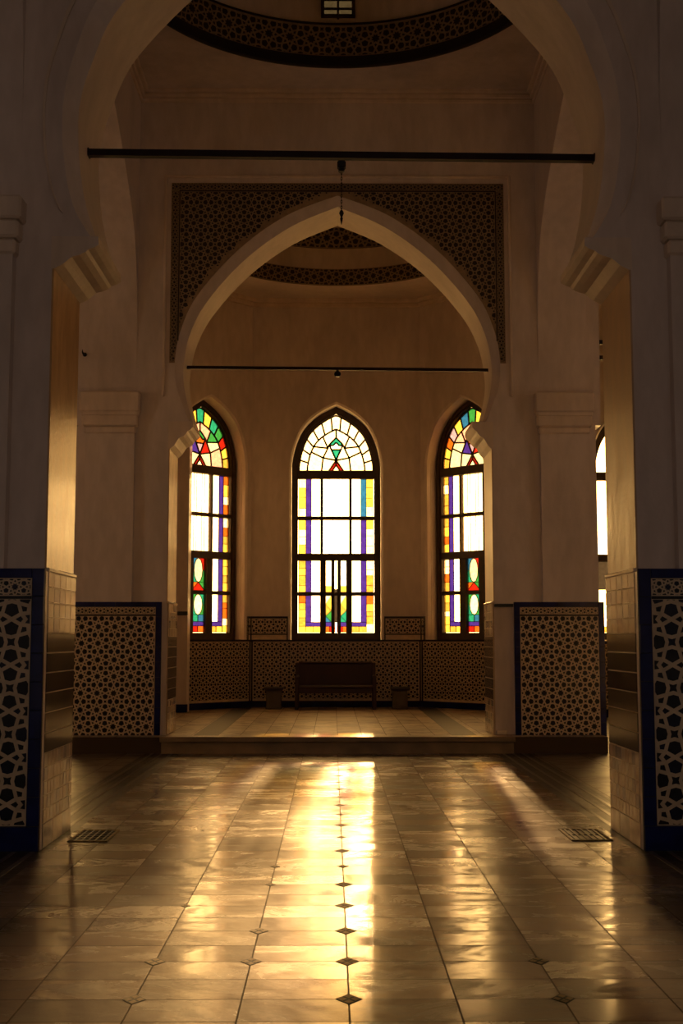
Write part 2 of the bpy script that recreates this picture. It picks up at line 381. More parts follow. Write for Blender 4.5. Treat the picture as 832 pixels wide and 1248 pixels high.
def inner_tiles_(parent, s, x, y0, y1, k=1.0, zb=0.0):
    """tiled jamb of a pillar: pale small tiles, dark slabs, pale squares, pale base"""
    mb = MB(); t = .022
    mp = lambda u, z, d: (x-s*(t-d), u, z)
    mb.box(*sorted((x, x-s*t)), y0, y1, zb, 2.03, 0)
    tiles(mb, y0+.004, y1-.004, 1.55, 2.0, 5, 4, mp, [1, 1, 2, 3])
    tiles(mb, y0+.004, y1-.004, .68, 1.55, 1, 6, mp, [4, 5, 4])
    if zb < .3:
        tiles(mb, y0+.004, y1-.004, max(.18, zb), .68, 9, 5, mp, [1, 2, 3, 2])
        tiles(mb, y0+.004, y1-.004, zb, zb+.18, 3, 1, mp, [2, 3])
    mb.bbox(*sorted((x, x-s*.032)), y0-.004, y1, 2.0, 2.03, .006, 1)
    return mb.build('jamb_tiles', [M['grout'], M['pale1'], M['pale2'], M['pale3'], M['slate1'], M['slate2']], parent)
def front_panel(parent, a, b, y, P, w, frieze, bl, br, top=2.02, base=.175, bt=.07, th=62):
    """tiled dado on a front face between x = a and b (a < b); bl/br border widths"""
    t = .024
    mp = lambda u, z, d: (u, y-t+d, z)
    # border of navy tiles
    mb = MB(); mb.box(a, b, y-t+.004, y+.01, 0, top, 1)
    tiles(mb, a, a+bl, base, top, 1, 9, mp, [0], .004); tiles(mb, b-br, b, base, top, 1, 9, mp, [0], .004)
    n = max(1, round((b-a-bl-br)/.28)); tiles(mb, a+bl, b-br, top-bt, top, n, 1, mp, [0], .004)
    tiles(mb, a, b, 0.002, base, max(2, round((b-a)/.31)), 1, lambda u, z, d: (u, y-t-.012+d, z), [0], .004)
    mb.box(a, b, y-t-.010, y, 0, base, 1)
    mb.build('navy_border', [M['navy'], M['navy_grout']], parent, fix=False)
    mb = MB(); u0, u1, z0, z1 = a+bl+.002, b-br-.002, base+.004, top-bt-.002
    mb.box(u0, u1, y-t, y, z0, z1, 0)
    f = frieze
    pattern(mb, u0+.008, u1-.008, z0+.008, z1-f-.02, P, mp, (1, 1, 2), th, w)
    if f:
        mb.box(u0, u1, y-t-.003, y, z1-f-.016, z1-f+.006, 1)
        pattern(mb, u0+.008, u1-.008, z1-f+.014, z1-.006, f*.95, mp, (1, 2), 58, .05)
    return mb.build('star_panel', [M['zel_base'], M['zel_dark'], M['zel_blue']], parent, fix=False)

for s, side in ((-1, 'left'), (1, 'right')):
    mb = MB(); mb.box(*sorted((s*NE, s*MO)), NY0, NY1, 0, ZN)
    mb.box(*sorted((s*2.47, s*MO)), NY0-.10, NY0+.02, 0, 4.40)          # respond of the front bay's arch
    p = mb.build('pillar', M['plaster'])
    tag(p, f'near plastered pillar with large-scale star tile dado, {side} side of the picture', 'pillar', 'structure')
    impost(p, s, NE, 1.86, NY0-.004, NY1+.03, 4.30)
    inner_tiles(p, s, s*NE, NY0-.02, NY1)
    a, b = sorted((s*(NE-.022), s*MO))
    bw = .092
    front_panel(p, a, b, NY0-.10 if False else NY0, .46, .034, 0.0, bw, bw, th=60) if False else None
    # front dado stands in front of the respond too
    mb = MB()
    y = NY0-.115
    front_panel(p, a, b, y+.02, .33, .042, .135, bw, bw, th=60)
    mb = MB(); mb.box(a, b, y+.015, NY0, 0, 2.0); mb.build('dado_backing', M['plaster'], p)
    mb = MB()   # capital of the respond, three stepped mouldings
    for q, (z0, z1, e) in enumerate(((4.38, 4.50, .02), (4.50, 4.64, .045), (4.64, 4.82, .07))):
        mb.bbox(*sorted((s*(2.47-e), s*MO)), NY0-.10-e, NY0+.05, z0, z1, .018)
    mb.build('respond_capital', M['plaster_trim'], p)

for s, side, E_ in ((-1, 'left', ML), (1, 'right', MR)):
    mb = MB(); mb.box(*sorted((s*E_, s*MO)), MY0, MY1, 0, ZM)
    mb.box(*sorted((s*2.83, s*3.51)), MY0-.09, MY0+.02, 0, 4.45)
    mb.box(*sorted((s*(3.70 if s < 0 else 3.64), s*(MO-.1))), MY0+.1, MY1-.1, 0, ZM)
    p = mb.build('pillar', M['plaster'])
    tag(p, f'far plastered pillar with fine star tile dado at the {side} end of the step', 'pillar', 'structure')
    impost(p, s, E_, 2.04 if s < 0 else 1.90, MY0-.004, MY1+.02, 4.16)
    inner_tiles(p, s, s*E_, MY0-.02, MY1, zb=.215)
    if s < 0: a, b = -3.68, -2.41
    else: a, b = 2.42, 3.66
    y = MY0-.10
    front_panel(p, a, b, y, .225, .045, .105, .08, .08, th=61)
    mb = MB(); mb.box(a, b, y-.005, MY0, 0, 2.0); mb.build('dado_backing', M['plaster'], p)
    mb = MB()
    for z0, z1, e in ((4.36, 4.46, .02), (4.46, 4.62, .045), (4.66, 4.95, .075), (4.60, 4.68, .055)):
        mb.bbox(*sorted((s*(2.83-e), s*(3.51+e))), MY0-.09-e, MY0+.05, z0, z1, .02)
    mb.build('respond_capital', M['plaster_trim'], p)
    if s > 0:
        mb = MB(); mb.bbox(2.16, 2.43, MY0-.05, MY0+.02, 1.955, 1.995, .008); mb.build('dark_rail', M['trim_teal'], p)
        mb = MB(); mb.bbox(2.17, 2.31, MY0-.07, MY0+.01, .216, .27, .008); mb.build('white_plinth_block', M['pale1'], p)
    else:
        mb = MB(); mb.box(-2.42, -2.345, MY0-.06, MY0+.01, .215, 1.99); mb.build('corner_strip', M['plaster'], p)

# ------------------------------------------------------------------ arched walls
O_MID = spline([(2.06, 4.5), (2.17, 4.77), (2.27, 5.06), (2.29, 5.38), (2.215, 5.84), (1.98, 6.36), (1.41, 7.02), (.72, 7.53), (0, 7.82)])
I_MID = spline([(2.02, 4.5), (2.10, 4.75), (2.17, 5.06), (2.18, 5.38), (2.09, 5.84), (1.84, 6.32), (1.30, 6.93), (.66, 7.40), (0, 7.69)])
I_NEAR = spline([(1.86, 4.5), (1.97, 4.83), (2.03, 5.2), (2.04, 5.6), (1.95, 5.97), (1.73, 6.45), (1.12, 7.10), (.55, 7.44), (0, 7.70)])
O_NEAR = spline([(1.88, 4.5), (2.05, 4.80), (2.13, 5.2), (2.14, 5.62), (2.06, 6.02), (1.84, 6.53), (1.22, 7.20), (.60, 7.55), (0, 7.83)])
WX = 8.1
def arch_wall(name, ops, x0, x1, z0, zt, y0, y1, c=.10):
    F = [(x0, z0)]; B = [(x0, z0)]
    for cx, O, I in ops: F += full(O, cx); B += full(I, cx)
    F += [(x1, z0), (x1, zt), (x0, zt)]; B += [(x1, z0), (x1, zt), (x0, zt)]
    mb = MB(); mb.slab(F, B, y0, y1, XZ(), c=c); return mb.build(name, M['plaster'])
w = arch_wall('wall_near', [(0, O_NEAR, I_NEAR)], -WX, WX, 4.5, 9.6, NY0, NY1)
tag(w, 'plaster wall over the nearest pointed horseshoe arch', 'wall', 'structure')
mb = MB()   # thin raised ring that follows the near arch
R1 = [(a+.13, z+.05) for a, z in O_NEAR[4:]]; R2 = [(a+.15, z+.07) for a, z in O_NEAR[4:]]
f1, f2 = full(R1), full(R2); mb.slab(f1+f2[::-1], f1+f2[::-1], NY0-.018, NY0+.01, XZ()); mb.build('arch_moulding', M['plaster_trim'], w)
for s in (-1, 1):
    mb = MB(); mb.box(*sorted((s*MO, s*WX)), NY0, NY1, 0, 4.5); mb.build('end_bay', M['plaster'], w)
OA = IA = [(2.16, 4.5), (2.16, 8.2), (2.0, 8.6), (1.6, 8.85), (0, 8.95)]
w = arch_wall('wall_middle', [(-5.86, OA, IA), (0, O_MID, I_MID), (5.86, OA, IA)], -WX, WX, 4.5, 9.6, MY0, MY1, .09)
tag(w, 'plaster wall with the far pointed arch opening to the niche', 'wall', 'structure')
# raised frame round the spandrel panel
mb = MB()
for x0, x1, z0, z1 in ((-2.47, -2.43, 4.9, 8.10), (2.43, 2.47, 4.9, 8.10), (-2.47, 2.47, 8.08, 8.12)): mb.bbox(x0, x1, MY0-.035, MY0+.01, z0, z1, .01)
mb.build('panel_frame', M['plaster_trim'], w)
# carved spandrel: panel over the arch, lattice field and scroll border
top, half = 8.0, 2.37
oc = full([(a+.004, z+.004) for a, z in O_MID if z > 5.36])
zb = oc[0][1]
mb = MB(); F = [(-half, zb), oc[0]]+oc[1:-1]+[oc[-1], (half, zb), (half, top), (-half, top)]
mb.slab(F, F, MY0-.02, MY0+.01, XZ())
def archz(x, pad):
    x = abs(x)
    for (a0, z0), (a1, z1) in zip(O_MID, O_MID[1:]):
        if z0 > 5.2 and a1 <= x <= a0: return z0+(z1-z0)*(a0-x)/max(a0-a1, 1e-6)+pad
    return 5.3
mpS = lambda u, z, d: (u, MY0-.02+d, z)
bd = .115
inside = lambda x, z: z > archz(x, .05) and (abs(x) < 2.26 or z > 5.5)
pattern(mb, -half+bd+.02, half-bd-.02, zb, top-bd-.02, .205, mpS, (1,), 64, .042, org=(0, 7.2), keep=inside)
tall = lambda x, z: z > archz(x, .02)
for u0, u1, z0, z1 in ((-half+.01, -half+bd-.012, zb+.02, top-bd), (half-bd+.012, half-.01, zb+.02, top-bd), (-half+.01, half-.01, top-bd+.012, top-.01)):
    pattern(mb, u0, u1, z0, z1, .10, mpS, (1,), 58, .045, keep=tall)
for u0, u1, z0, z1 in ((-half+bd-.004, -half+bd+.012, 5.7, top-bd), (half-bd-.012, half-bd+.004, 5.7, top-bd), (-half+bd, half-bd, top-bd-.012, top-bd+.004)):
    mb.box(u0, u1, MY0-.03, MY0-.015, z0, z1, 1)
mb.build('spandrel_panel', [M['sp_base'], M['sp_dark']], w, fix=False)

# side arches along the nave (front bay and main bay)
SH = spline([(0, 4.4), (0, 5.2), (.03, 5.95), (.12, 6.5), (.32, 7.05), (.70, 7.45), (1.15, 7.75), (1.85, 8.15), (2.7, 8.5), (3.5, 8.72)], 5)
def side_wall(name, s, x0, x1, y0, y1, zt, label):
    ym, hs = (y0+y1)/2, (y1-y0)/2
    h = [(hs*(1-d/3.5), z) for d, z in SH]
    h = [(max(a-.0, 0), z) for a, z in h]
    F = [(y0-.03, 4.4)]+full(h, ym)+[(y1+.03, 4.4), (y1+.03, zt), (y0-.03, zt)]
    g = [(max(a-.02, 0), z-.02) for a, z in h]; 
    mp = lambda u, z, d: (s*(x0+d), u, z)
    mb = MB(); mb.slab(F, F, 0, x1-x0, mp); o = mb.build(name, M['plaster']); return tag(o, label, 'wall', 'structure')
for s, sd in ((-1, 'left'), (1, 'right')):
    side_wall('wall_'+sd, s, 2.83, 3.51, NY1, MY0, 9.6, f'plaster side arch wall along the {sd} of the domed bay')
    side_wall('wall_front_'+sd, s, 2.45, 3.6, 2.1, NY0, 9.6, f'plaster side arch wall along the {sd} of the front bay')
    mb = MB(); mb.box(*sorted((s*2.45, s*3.6)), 1.2, 2.1, 0, 9.6); tag(mb.build('pillar', M['plaster']), f'plastered front pillar of the porch, {sd} of the camera', 'pillar', 'structure')
    mb = MB(); mb.box(*sorted((s*WX, s*(WX+.3))), -5.4, NY0+.02, 0, 9.6); tag(mb.build('wall_added_hall_'+sd, M['plaster']), f'unseen wall added to block side sky, {sd} side', 'wall', 'structure')  # last wall: added out of view to keep side sky out
    mb = MB(); mb.box(*sorted((s*3.6, s*3.75)), MY1-.02, 24.8, 0, 9.6); tag(mb.build('wall_niche_'+sd, M['plaster']), f'wall between the niche and the {sd} aisle', 'wall', 'structure')

OB = [(1.3, 0)]+[(a*1.3/2.29, z-1.4) for a, z in O_MID if z > 5.0 and a < 2.285]
w = arch_wall('wall_added_rear', [(-4.0, OB, OB), (4.0, OB, OB)], -WX, WX, 0, 9.6, -5.4, -5.0, .1)  # unseen wall; doorways added off axis to light the near pillar fronts
tag(w, 'added wall behind the camera, two arched doorways placed for fill light', 'wall', 'structure')
# ------------------------------------------------------------------ window shape
GL = spline([(.74, 4.85), (.735, 4.97), (.705, 5.14), (.65, 5.34), (.555, 5.55), (.43, 5.705), (.24, 5.855), (0, 5.985)], 4)
def grow(k, kz): return [(a*k, 4.85+(z-4.85)*kz) for a, z in GL]
HB = [(.885, 1.5)]+grow(.885/.74, 1.30/1.135); HF = [(.92, 1.49)]+grow(.92/.74, 1.345/1.135)
FO = [(.88, 1.5)]+grow(.88/.74, 1.295/1.135); FI = [(.755, 1.64)]+grow(.755/.74, 1.15/1.135)
def win_wall(name, x0, x1, z0, z1, cx, mp, label, t=.5):
    R = [(x0, z0), (x1, z0), (x1, z1), (x0, z1)]
    mb = MB(); mb.slab(R, R, 0, t, mp, [(full(HF, cx), full(HB, cx))], c=.0 if False else .035)
    o = mb.build(name, M['plaster']); return tag(o, label, 'wall', 'structure')
Y3 = 24.0; HX = 1.66; FLN = 2.04; q45 = math.sqrt(.5)
wb = win_wall('wall_back', -HX-.2, HX+.2, 0, 9.6, 0, XZ(Y3), 'plaster back wall of the niche around the centre window')
facet = {}
for s, sd in ((-1, 'left'), (1, 'right')):
    # facet coordinates: u grows to the right as seen from inside; local frame at the facet's middle
    cxw = s*(HX+FLN/2*q45); cyw = Y3-FLN/2*q45
    rz = -s*PI/4
    def mpf(u, z, d, cxw=cxw, cyw=cyw, rz=rz): return (cxw+u*math.cos(rz)-d*math.sin(rz), cyw+u*math.sin(rz)+d*math.cos(rz), z)
    facet[s] = (cxw, cyw, rz, mpf)
    win_wall('wall_facet_'+sd, -FLN/2, FLN/2, 0, 9.6, 0, mpf, f'angled plaster wall of the niche around the {sd} coloured window')
    mb = MB(); mb.box(*sorted((s*3.08, s*3.72)), 22.54, 23.2, 0, 9.6); tag(mb.build('wall_return_'+sd, M['plaster']), f'short plaster wall at the {sd} end of the niche', 'wall', 'structure')
    px = 2.67 if s < 0 else 2.86
    mb = MB(); P = [(s*px, 0.2), (s*px, 5.40), (s*(px+.12), 5.52), (s*3.62, 5.60), (s*3.62, .2)]; mb.slab(P, P, 22.2, 22.6, XZ())
    pr = tag(mb.build('pier', M['plaster']), f'plain plaster pier beside the {sd} coloured window of the niche', 'pier', 'structure')
    mb = MB(); mb.bbox(*sorted((s*(px-.005), s*3.6)), 22.165, 22.25, 1.94, 2.01, .008); mb.build('green_rail', M['trim_teal'], pr)
    mb = MB(); mb.bbox(*sorted((s*(px-.008), s*3.6)), 22.17, 22.3, .21, .36, .008); mb.build('navy_skirting', M['navy'], pr)
    # aisle back wall with a clear window
    def mpa(u, z, d, s=s): return (s*5.86+u, 24.2+d, z)
    win_wall('wall_aisle_'+sd, -2.3, 2.3, 0, 9.6, s*.08, mpa, f'back wall of the {sd} aisle with a clear arched window')
    mb = MB(); mb.bbox(*sorted((s*3.75, s*8.1)), 24.165, 24.22, 0, .16, .006, 1)
    mb.box(*sorted((s*3.75, s*8.1)), 24.18, 24.22, .16, 1.46, 0)
    pattern(mb, *sorted((s*3.8, s*8.0)), .2, 1.40, .27, lambda u, z, d: (u, 24.18+d, z), (2, 3), 61, .036)
    mb.bbox(*sorted((s*3.75, s*8.1)), 24.165, 24.22, 1.42, 1.47, .006, 1)
    o = mb.build('trim_aisle_'+sd, [M['zel_base'], M['navy'], M['zel_dark'], M['zel_blue']], fix=False)
    tag(o, f'star tile dado along the back wall of the {sd} aisle', 'dado', 'structure')

for s, sd in ((-1, 'left'), (1, 'right')):      # outer aisle walls, each with an unseen window added for side light
    rz = -s*PI/2
    def mpo(u, z, d, s=s, rz=rz): return (s*WX-d*math.sin(rz), 13.55+u*math.sin(rz), z)
    R = [(-11.3, 0), (4.6, 0), (4.6, 9.6), (-11.3, 9.6)] if s > 0 else [(-4.6, 0), (11.3, 0), (11.3, 9.6), (-4.6, 9.6)]
    mb = MB(); mb.slab(R, R, 0, .5, mpo, [(full(HF), full(HB))], c=.035)
    tag(mb.build('wall_outer_'+sd, M['plaster']), f'outer wall of the {sd} aisle', 'wall', 'structure')
# niche dado: back, both facets, raised pieces beside the centre window
def dado(mb, u0, u1, mp):
    R = lambda a, b, c, e: [(a, c), (b, c), (b, e), (a, e)]
    mb.slab(R(u0, u1, .2, 1.49), R(u0, u1, .2, 1.49), -.025, .01, mp, m=0)
    pattern(mb, u0+.06, u1-.06, .38, 1.45, .165, lambda u, z, d: mp(u, z, d-.025), (2, 2, 3), 61, .046)
    mb.slab(R(u0, u1, .2, .335), R(u0, u1, .2, .335), -.04, .0, mp, m=1)
    mb.slab(R(u0, u1, 1.47, 1.505), R(u0, u1, 1.47, 1.505), -.04, .0, mp, m=2)
    for a in (u0+.02, u1-.05): mb.slab(R(a, a+.03, .335, 1.47), R(a, a+.03, .335, 1.47), -.032, .0, mp, m=2)
def raised(mb, u0, u1, mp):
    R = lambda a, b, c, e: [(a, c), (b, c), (b, e), (a, e)]
    mb.slab(R(u0, u1, 1.5, 1.95), R(u0, u1, 1.5, 1.95), -.025, .01, mp, m=0)
    pattern(mb, u0+.03, u1-.03, 1.63, 1.90, .165, lambda u, z, d: mp(u, z, d-.025), (2, 3), 61, .046)
    for r in (R(u0, u1, 1.915, 1.955), R(u0, u1, 1.6, 1.622), R(u0, u0+.022, 1.5, 1.93), R(u1-.022, u1, 1.5, 1.93)): mb.slab(r, r, -.034, 0, mp, m=2)
dm = [M['zel_base'], M['navy'], M['zel_dark'], M['zel_blue']]
mb = MB(); mpb = XZ(Y3); dado(mb, -HX, HX, mpb)
for s in (-1, 1): raised(mb, *sorted((s*.935, s*HX)), mpb)
tag(mb.build('trim_niche_back', dm, fix=False), 'star tile dado of the niche under the centre window', 'dado', 'structure')
for s, sd in ((-1, 'left'), (1, 'right')):
    mb = MB(); dado(mb, -FLN/2, FLN/2, facet[s][3]); raised(mb, *sorted((-s*FLN/2, -s*(FLN/2-.10))), facet[s][3])
    tag(mb.build('trim_niche_'+sd, dm, fix=False), f'star tile dado under the {sd} coloured window', 'dado', 'structure')

# ------------------------------------------------------------------ windows
def make_window(idx, loc, rz, style, label):
    root = empty(f'window_{idx}', loc, rz); tag(root, label, 'window', 'structure')
    mp = lambda u, z, d: (u, d, z)
    mb = MB(); f, i = full(FO), full(FI)
    mb.slab(f, f, .30, .42, mp, [(i, i)]); mb.slab(full([(a-.03 if a > .03 else a, z-.03 if z > 4 else z+.03) for a, z in FO]), full([(a-.03 if a > .03 else a, z-.03 if z > 4 else z+.03) for a, z in FO]), .275, .31, mp, [(full([(a+.03 if a > .03 else a, z+.03 if z > 4 else z-.03) for a, z in FI]),)*2])
    mb.build('frame', M['wood'], root)
    mb = MB()
    def hb(z0, z1, a=-.76, b=.76, d0=.30, d1=.41): mb.bbox(a, b, d0, d1, z0, z1, .008)
    hb(4.69, 4.85, d0=.285); hb(3.06, 3.20, d0=.29); 
    if style != 'plain': hb(3.87, 3.94); hb(2.37, 2.44)
    for s in (-1, 1):
        mb.bbox(*sorted((s*.26, s*.31)), .305, .405, 3.15, 4.75, .008)
        mb.bbox(*sorted((s*.25, s*.315)), .30, .41, 1.6, 3.1, .008)
    mb.build('mullions', M['wood'], root)
    cells = []      # (polygon, colour)
    R = lambda a, b, c, e: [(a, c), (b, c), (b, e), (a, e)]
    rows = [(3.94, 4.69), (3.20, 3.87), (2.44, 3.06), (1.65, 2.37)]
    rnd = random.Random(idx*11+3)
    if style == 'plain':
        for z0, z1 in [(3.20, 4.69), (1.76, 2.50)]: 
            for a, b in ((-.74, -.31), (-.26, .26), (.31, .74)): cells.append((R(a, b, z0, z1), 'clear'))
        for a, b in ((-.74, -.31), (-.26, .26), (.31, .74)): cells += [(R(a, b, 1.65, 1.76), 'amber'), (R(a, b, 2.50, 3.06), 'smoke')]
    else:
        side = style == 'coloured'
        for ri, (z0, z1) in enumerate(rows):
            zl = 1.85 if ri == 3 else z0
            for s in (-1, 1):
                # amber border cut into small pieces by bent leads
                n = 4 if ri < 3 else 5; zz = [z0+(z1-z0)*k/n for k in range(n+1)]
                for k in range(1, n): zz[k] += rnd.uniform(-.03, .03)
                for k in range(n):
                    c = rnd.choice(['cream', 'cream', 'yellow', 'cream'] if ri < 2 and not side else ['amber', 'yellow', 'amber', 'yellow', 'orange' if side else 'yellow', 'cream'])
                    if ri == 3 and k == n-1 and not side: c = 'orange'
                    t0 = rnd.uniform(-.03, .03) if k else 0; t1 = 0
                    A, B_ = sorted((s*.60, s*.74)); 
                    cells.append(([(A, zz[k]), (B_, zz[k]), (B_, zz[k+1]), (A, zz[k+1])], c))
                A, B_ = sorted((s*.49, s*.60)); cells.append((R(A, B_, zl, z1), 'cobalt' if (s > 0 and ri == 0 and not side) else 'blue'))
                A, B_ = sorted((s*.31, s*.49)); cells.append((R(A, B_, zl, z1), 'clear' if ri < 2 or True else 'cream'))
        for a, b in ((-.60, -.31), (.31, .60))+(((-.25, -.02), (.02, .25)) if not side else ((-.16, .16),)): cells.append((R(a, b, 1.765, 1.85), 'blue'))
        for a, b in ((-.60, -.45), (-.45, -.31), (.31, .45), (.45, .60)): cells.append((R(a, b, 1.65, 1.765), rnd.choice(['yellow', 'amber', 'yellow'])))
        for a, b, c in (((-.25, -.13, 'orange'), (-.13, -.02, 'red'), (.02, .13, 'red'), (.13, .25, 'orange')) if not side else ((-.16, 0, 'red'), (0, .16, 'orange'))): cells.append((R(a, b, 1.65, 1.765), c))
        for z0, z1 in rows[:2]:
            xs = [-.26, -.13, -.065, .065, .13, .26]
            for a, b in zip(xs, xs[1:]): cells.append((R(a, b, z0, z1), 'clear'))
        if not side:
            # narrow pair of casement lights with a bright slot between them
            for s in (-1, 1):
                A, B_ = sorted((s*.09, s*.205))
                cells += [(R(A, B_, 2.56, 3.05), 'clear'), (R(A, B_, 2.44, 2.56), 'yellow')]
                cells += [([(A, 2.20), (B_, 2.37), (A, 2.37)], 'cream'), ([(A, 2.20), (B_, 2.08), (B_, 2.37)], 'yellow'), ([(A, 2.20), (A, 1.97), (B_, 2.08)], 'amber'),
                          ([(A, 1.97), (B_, 1.85), (B_, 2.08)], 'green' if s < 0 else 'teal'), ([(A, 1.85), (B_, 1.85), (A, 1.97)], 'cobalt' if s < 0 else 'teal')]
            cells.append((R(-.034, .026, 2.5, 3.05), 'clear')); cells.append((R(-.034, .026, 1.85, 2.5), 'smoke'))
        else:
            for s in (1,):
                A, B_ = -.16, .16; m_ = 0; wd = .105
                for z0, z1, top_c, lens, low in ((2.60, 3.06, 'cobalt', 'milk', 'teal'), (1.98, 2.37, 'green', 'cream', 'teal')):
                    zc = (z0+z1)/2; L = [(m_+wd*math.sin(2*PI*k/12), zc+(z1-z0)/2*math.cos(2*PI*k/12)) for k in range(12)]
                    cells.append((L, lens))
                    for sx, sz, c in ((-1, 1, top_c), (1, 1, 'red' if z0 > 2.4 else 'teal'), (-1, -1, low), (1, -1, 'green')):
                        ex = A if sx < 0 else B_; ez = z1 if sz > 0 else z0
                        ks = [k for k in range(13) if (math.sin(2*PI*k/12)*sx > -1e-6 and math.cos(2*PI*k/12)*sz > -1e-6)]
                        arc = sorted({k % 12 for k in ks}, key=lambda k: -math.cos(2*PI*k/12)*sz)
                        pts = [L[k] for k in arc]
                        cells.append((pts+[(m_, ez), (ex, ez), (ex, zc)] if abs(pts[-1][1]-ez) < 1e-3 else pts+[(ex, zc), (ex, ez), (m_, ez)], c))
                cells += [([(A, 2.44), (B_, 2.44), (m_, 2.60)], 'red'), ([(A, 2.44), (m_, 2.60), (A, 2.60)], 'orange'), ([(B_, 2.44), (B_, 2.60), (m_, 2.60)], 'green')]
                cells += [(R(A, m_, 1.85, 1.98), 'teal'), (R(m_, B_, 1.85, 1.98), 'cobalt')]
    # head tracery: a ring of blocks, a ring of petals, a lozenge in the middle
    full_c = full(GL); z0 = 4.85
    def ringc(k, kz): return [(a*k, z0+(z-z0)*kz) for a, z in full_c]
    def at(c, t):
        L = [0]
        for p, q in zip(c, c[1:]): L.append(L[-1]+math.hypot(q[0]-p[0], q[1]-p[1]))
        x = t*L[-1]
        for k in range(len(c)-1):
            if L[k+1] >= x-1e-9:
                f = (x-L[k])/max(L[k+1]-L[k], 1e-9); return (c[k][0]+(c[k+1][0]-c[k][0])*f, c[k][1]+(c[k+1][1]-c[k][1])*f)
        return c[-1]
    if style == 'plain':
        c = full_c
        cells.append(([p for p in c if p[0] <= -.02]+[(-.02, 5.97), (-.02, z0)], 'clear')); cells.append(([(.02, z0), (.02, 5.97)]+[p for p in c if p[0] >= .02], 'clear'))
    else:
        A = full_c; B = ringc(.775, .75); nb = 13
        colr = ['orange', 'amber', 'yellow', 'green', 'teal', 'lilac', 'teal', 'yellow', 'cobalt', 'green', 'amber', 'orange', 'yellow'] if style == 'coloured' else ['cream']*13
        if style == 'coloured': 
            colr = ['orange', 'yellow', 'green', 'orange', 'teal', 'yellow', 'teal', 'yellow', 'teal', 'green', 'red', 'yellow', 'amber'] if rz > 0 else ['amber', 'yellow', 'orange', 'lilac', 'yellow', 'cobalt', 'green', 'yellow', 'teal', 'orange', 'green', 'yellow', 'orange']
        for k in range(nb):
            a, b = k/nb, (k+1)/nb
            o = [at(A, a+(b-a)*j/3) for j in range(4)]; i_ = [at(B, a+(b-a)*j/3) for j in range(4)]
            cells.append((o+i_[::-1], colr[k]))
        col = style == 'coloured'
        top, lt, lb = (0, 5.53), (.137, 5.386), (0, 5.07)
        for q in (-1, 1):
            X = lambda x, z: (q*x, z)
            def arc(t0, t1, n=6): return [(q*abs(x), z) for x, z in (at(B, t0+(t1-t0)*j/n) for j in range(n+1))]
            ni, ri = (.26, 5.12), (.165, 5.315)
            pal = ('pink', 'green' if q > 0 else 'pink', 'milk', 'pink' if q > 0 else 'milk', 'red' if q > 0 else 'blue', 'milk') if col else ('cream',)*6
            cells += [(arc(.5, .36)+[X(*ri), X(*lt), top], pal[0]), (arc(.36, .235)+[X(*ri)], pal[1]), (arc(.235, .18)+[X(*ni), X(*ri)], pal[2]),
                      (arc(.18, 0)+[X(.29, z0), X(*ni)], pal[3]), ([X(*ri), X(*ni), lb, X(*lt)], pal[4]), ([X(*ni), X(.29, z0), X(.15, z0), lb], pal[5]),
                      ([X(.15, z0), X(.085, z0), (0, 4.975), lb], 'red')]
        cells += [([(-.085, z0), (.085, z0), (0, 4.975)], 'cream'),
                  ([top, lt, (.07, 5.36), (0, 5.43), (-.07, 5.36), (-lt[0], lt[1])], 'green' if col else 'teal'),
                  ([(0, 5.43), (.07, 5.36), lt, (.095, 5.285), (-.095, 5.285), (-lt[0], lt[1]), (-.07, 5.36)], 'orange' if col else 'clear'),
                  ([(.095, 5.285), lb, (-.095, 5.285)], 'lilac' if col else 'teal')]
    gm = MB(); ld = MB(); seen = set()
    for pts, c in cells:
        tri = tessellate_polygon([[Vector((x, y, 0)) for x, y in pts]])
        gm.raw([(x, .355, z) for x, z in pts], tri, GI[c])
        head = pts[0][1] >= 4.8
        for k in range(len(pts)):
            a, b = pts[k-1], pts[k]
            key = tuple(sorted(((round(a[0], 3), round(a[1], 3)), (round(b[0], 3), round(b[1], 3)))))
            if key in seen: continue
            seen.add(key)
            thin = c == 'clear' and not head and style != 'plain'
            wd = (.034 if style == 'centre' else .030) if head else (.005 if thin else .010)
            ld.bar((a[0], .355, a[1]), (b[0], .355, b[1]), wd, .014)
    gm.build('stained_glass' if style != 'plain' else 'glass', GM if style == 'centre' else GF, root, fix=False)
    ld.build('lead_came', M['lead'], root, fix=False)
    if style != 'plain':
        for s in (-1, 1):
            mb = MB(); a, b = (.03, .095) if style == 'centre' else (.155, .255)
            mb.bbox(*sorted((s*a, s*b)), .295, .40, 1.6, 3.08, .006)
            if style == 'centre': mb.bbox(*sorted((s*.2, s*.255)), .295, .40, 1.6, 3.08, .006)
            o = mb.build('casement', M['wood'], root)
            if style == 'centre':
                mb = MB(); mb.bbox(s*.06-.008, s*.06+.008, .27, .297, 2.28, 2.36, .003); mb.bar((s*.06, .268, 2.34), (s*.06-s*.0, .268, 2.22), .014, .012); mb.build('handle', M['iron'], o)
    else:
        mb = MB(); mb.bbox(-.02, .02, .30, .41, 4.84, 5.96, .006); mb.build('head_bar', M['wood'], root)
    return root
make_window(1, (0, Y3, 0), 0, 'centre', 'centre arched window of the niche, cream and blue stained glass, above the bench')
make_window(2, (facet[-1][0], facet[-1][1], 0), facet[-1][2], 'coloured', 'multicoloured arched stained glass window on the left angled wall of the niche')
make_window(3, (facet[1][0], facet[1][1], 0), facet[1][2], 'coloured', 'multicoloured arched stained glass window on the right angled wall of the niche')
make_window(4, (5.94, 24.2, 0), 0, 'plain', 'clear arched window glimpsed in the right aisle behind the near pillar')
make_window(5, (-5.94, 24.2, 0), 0, 'plain', 'clear arched window of the left aisle, hidden behind the near pillar')

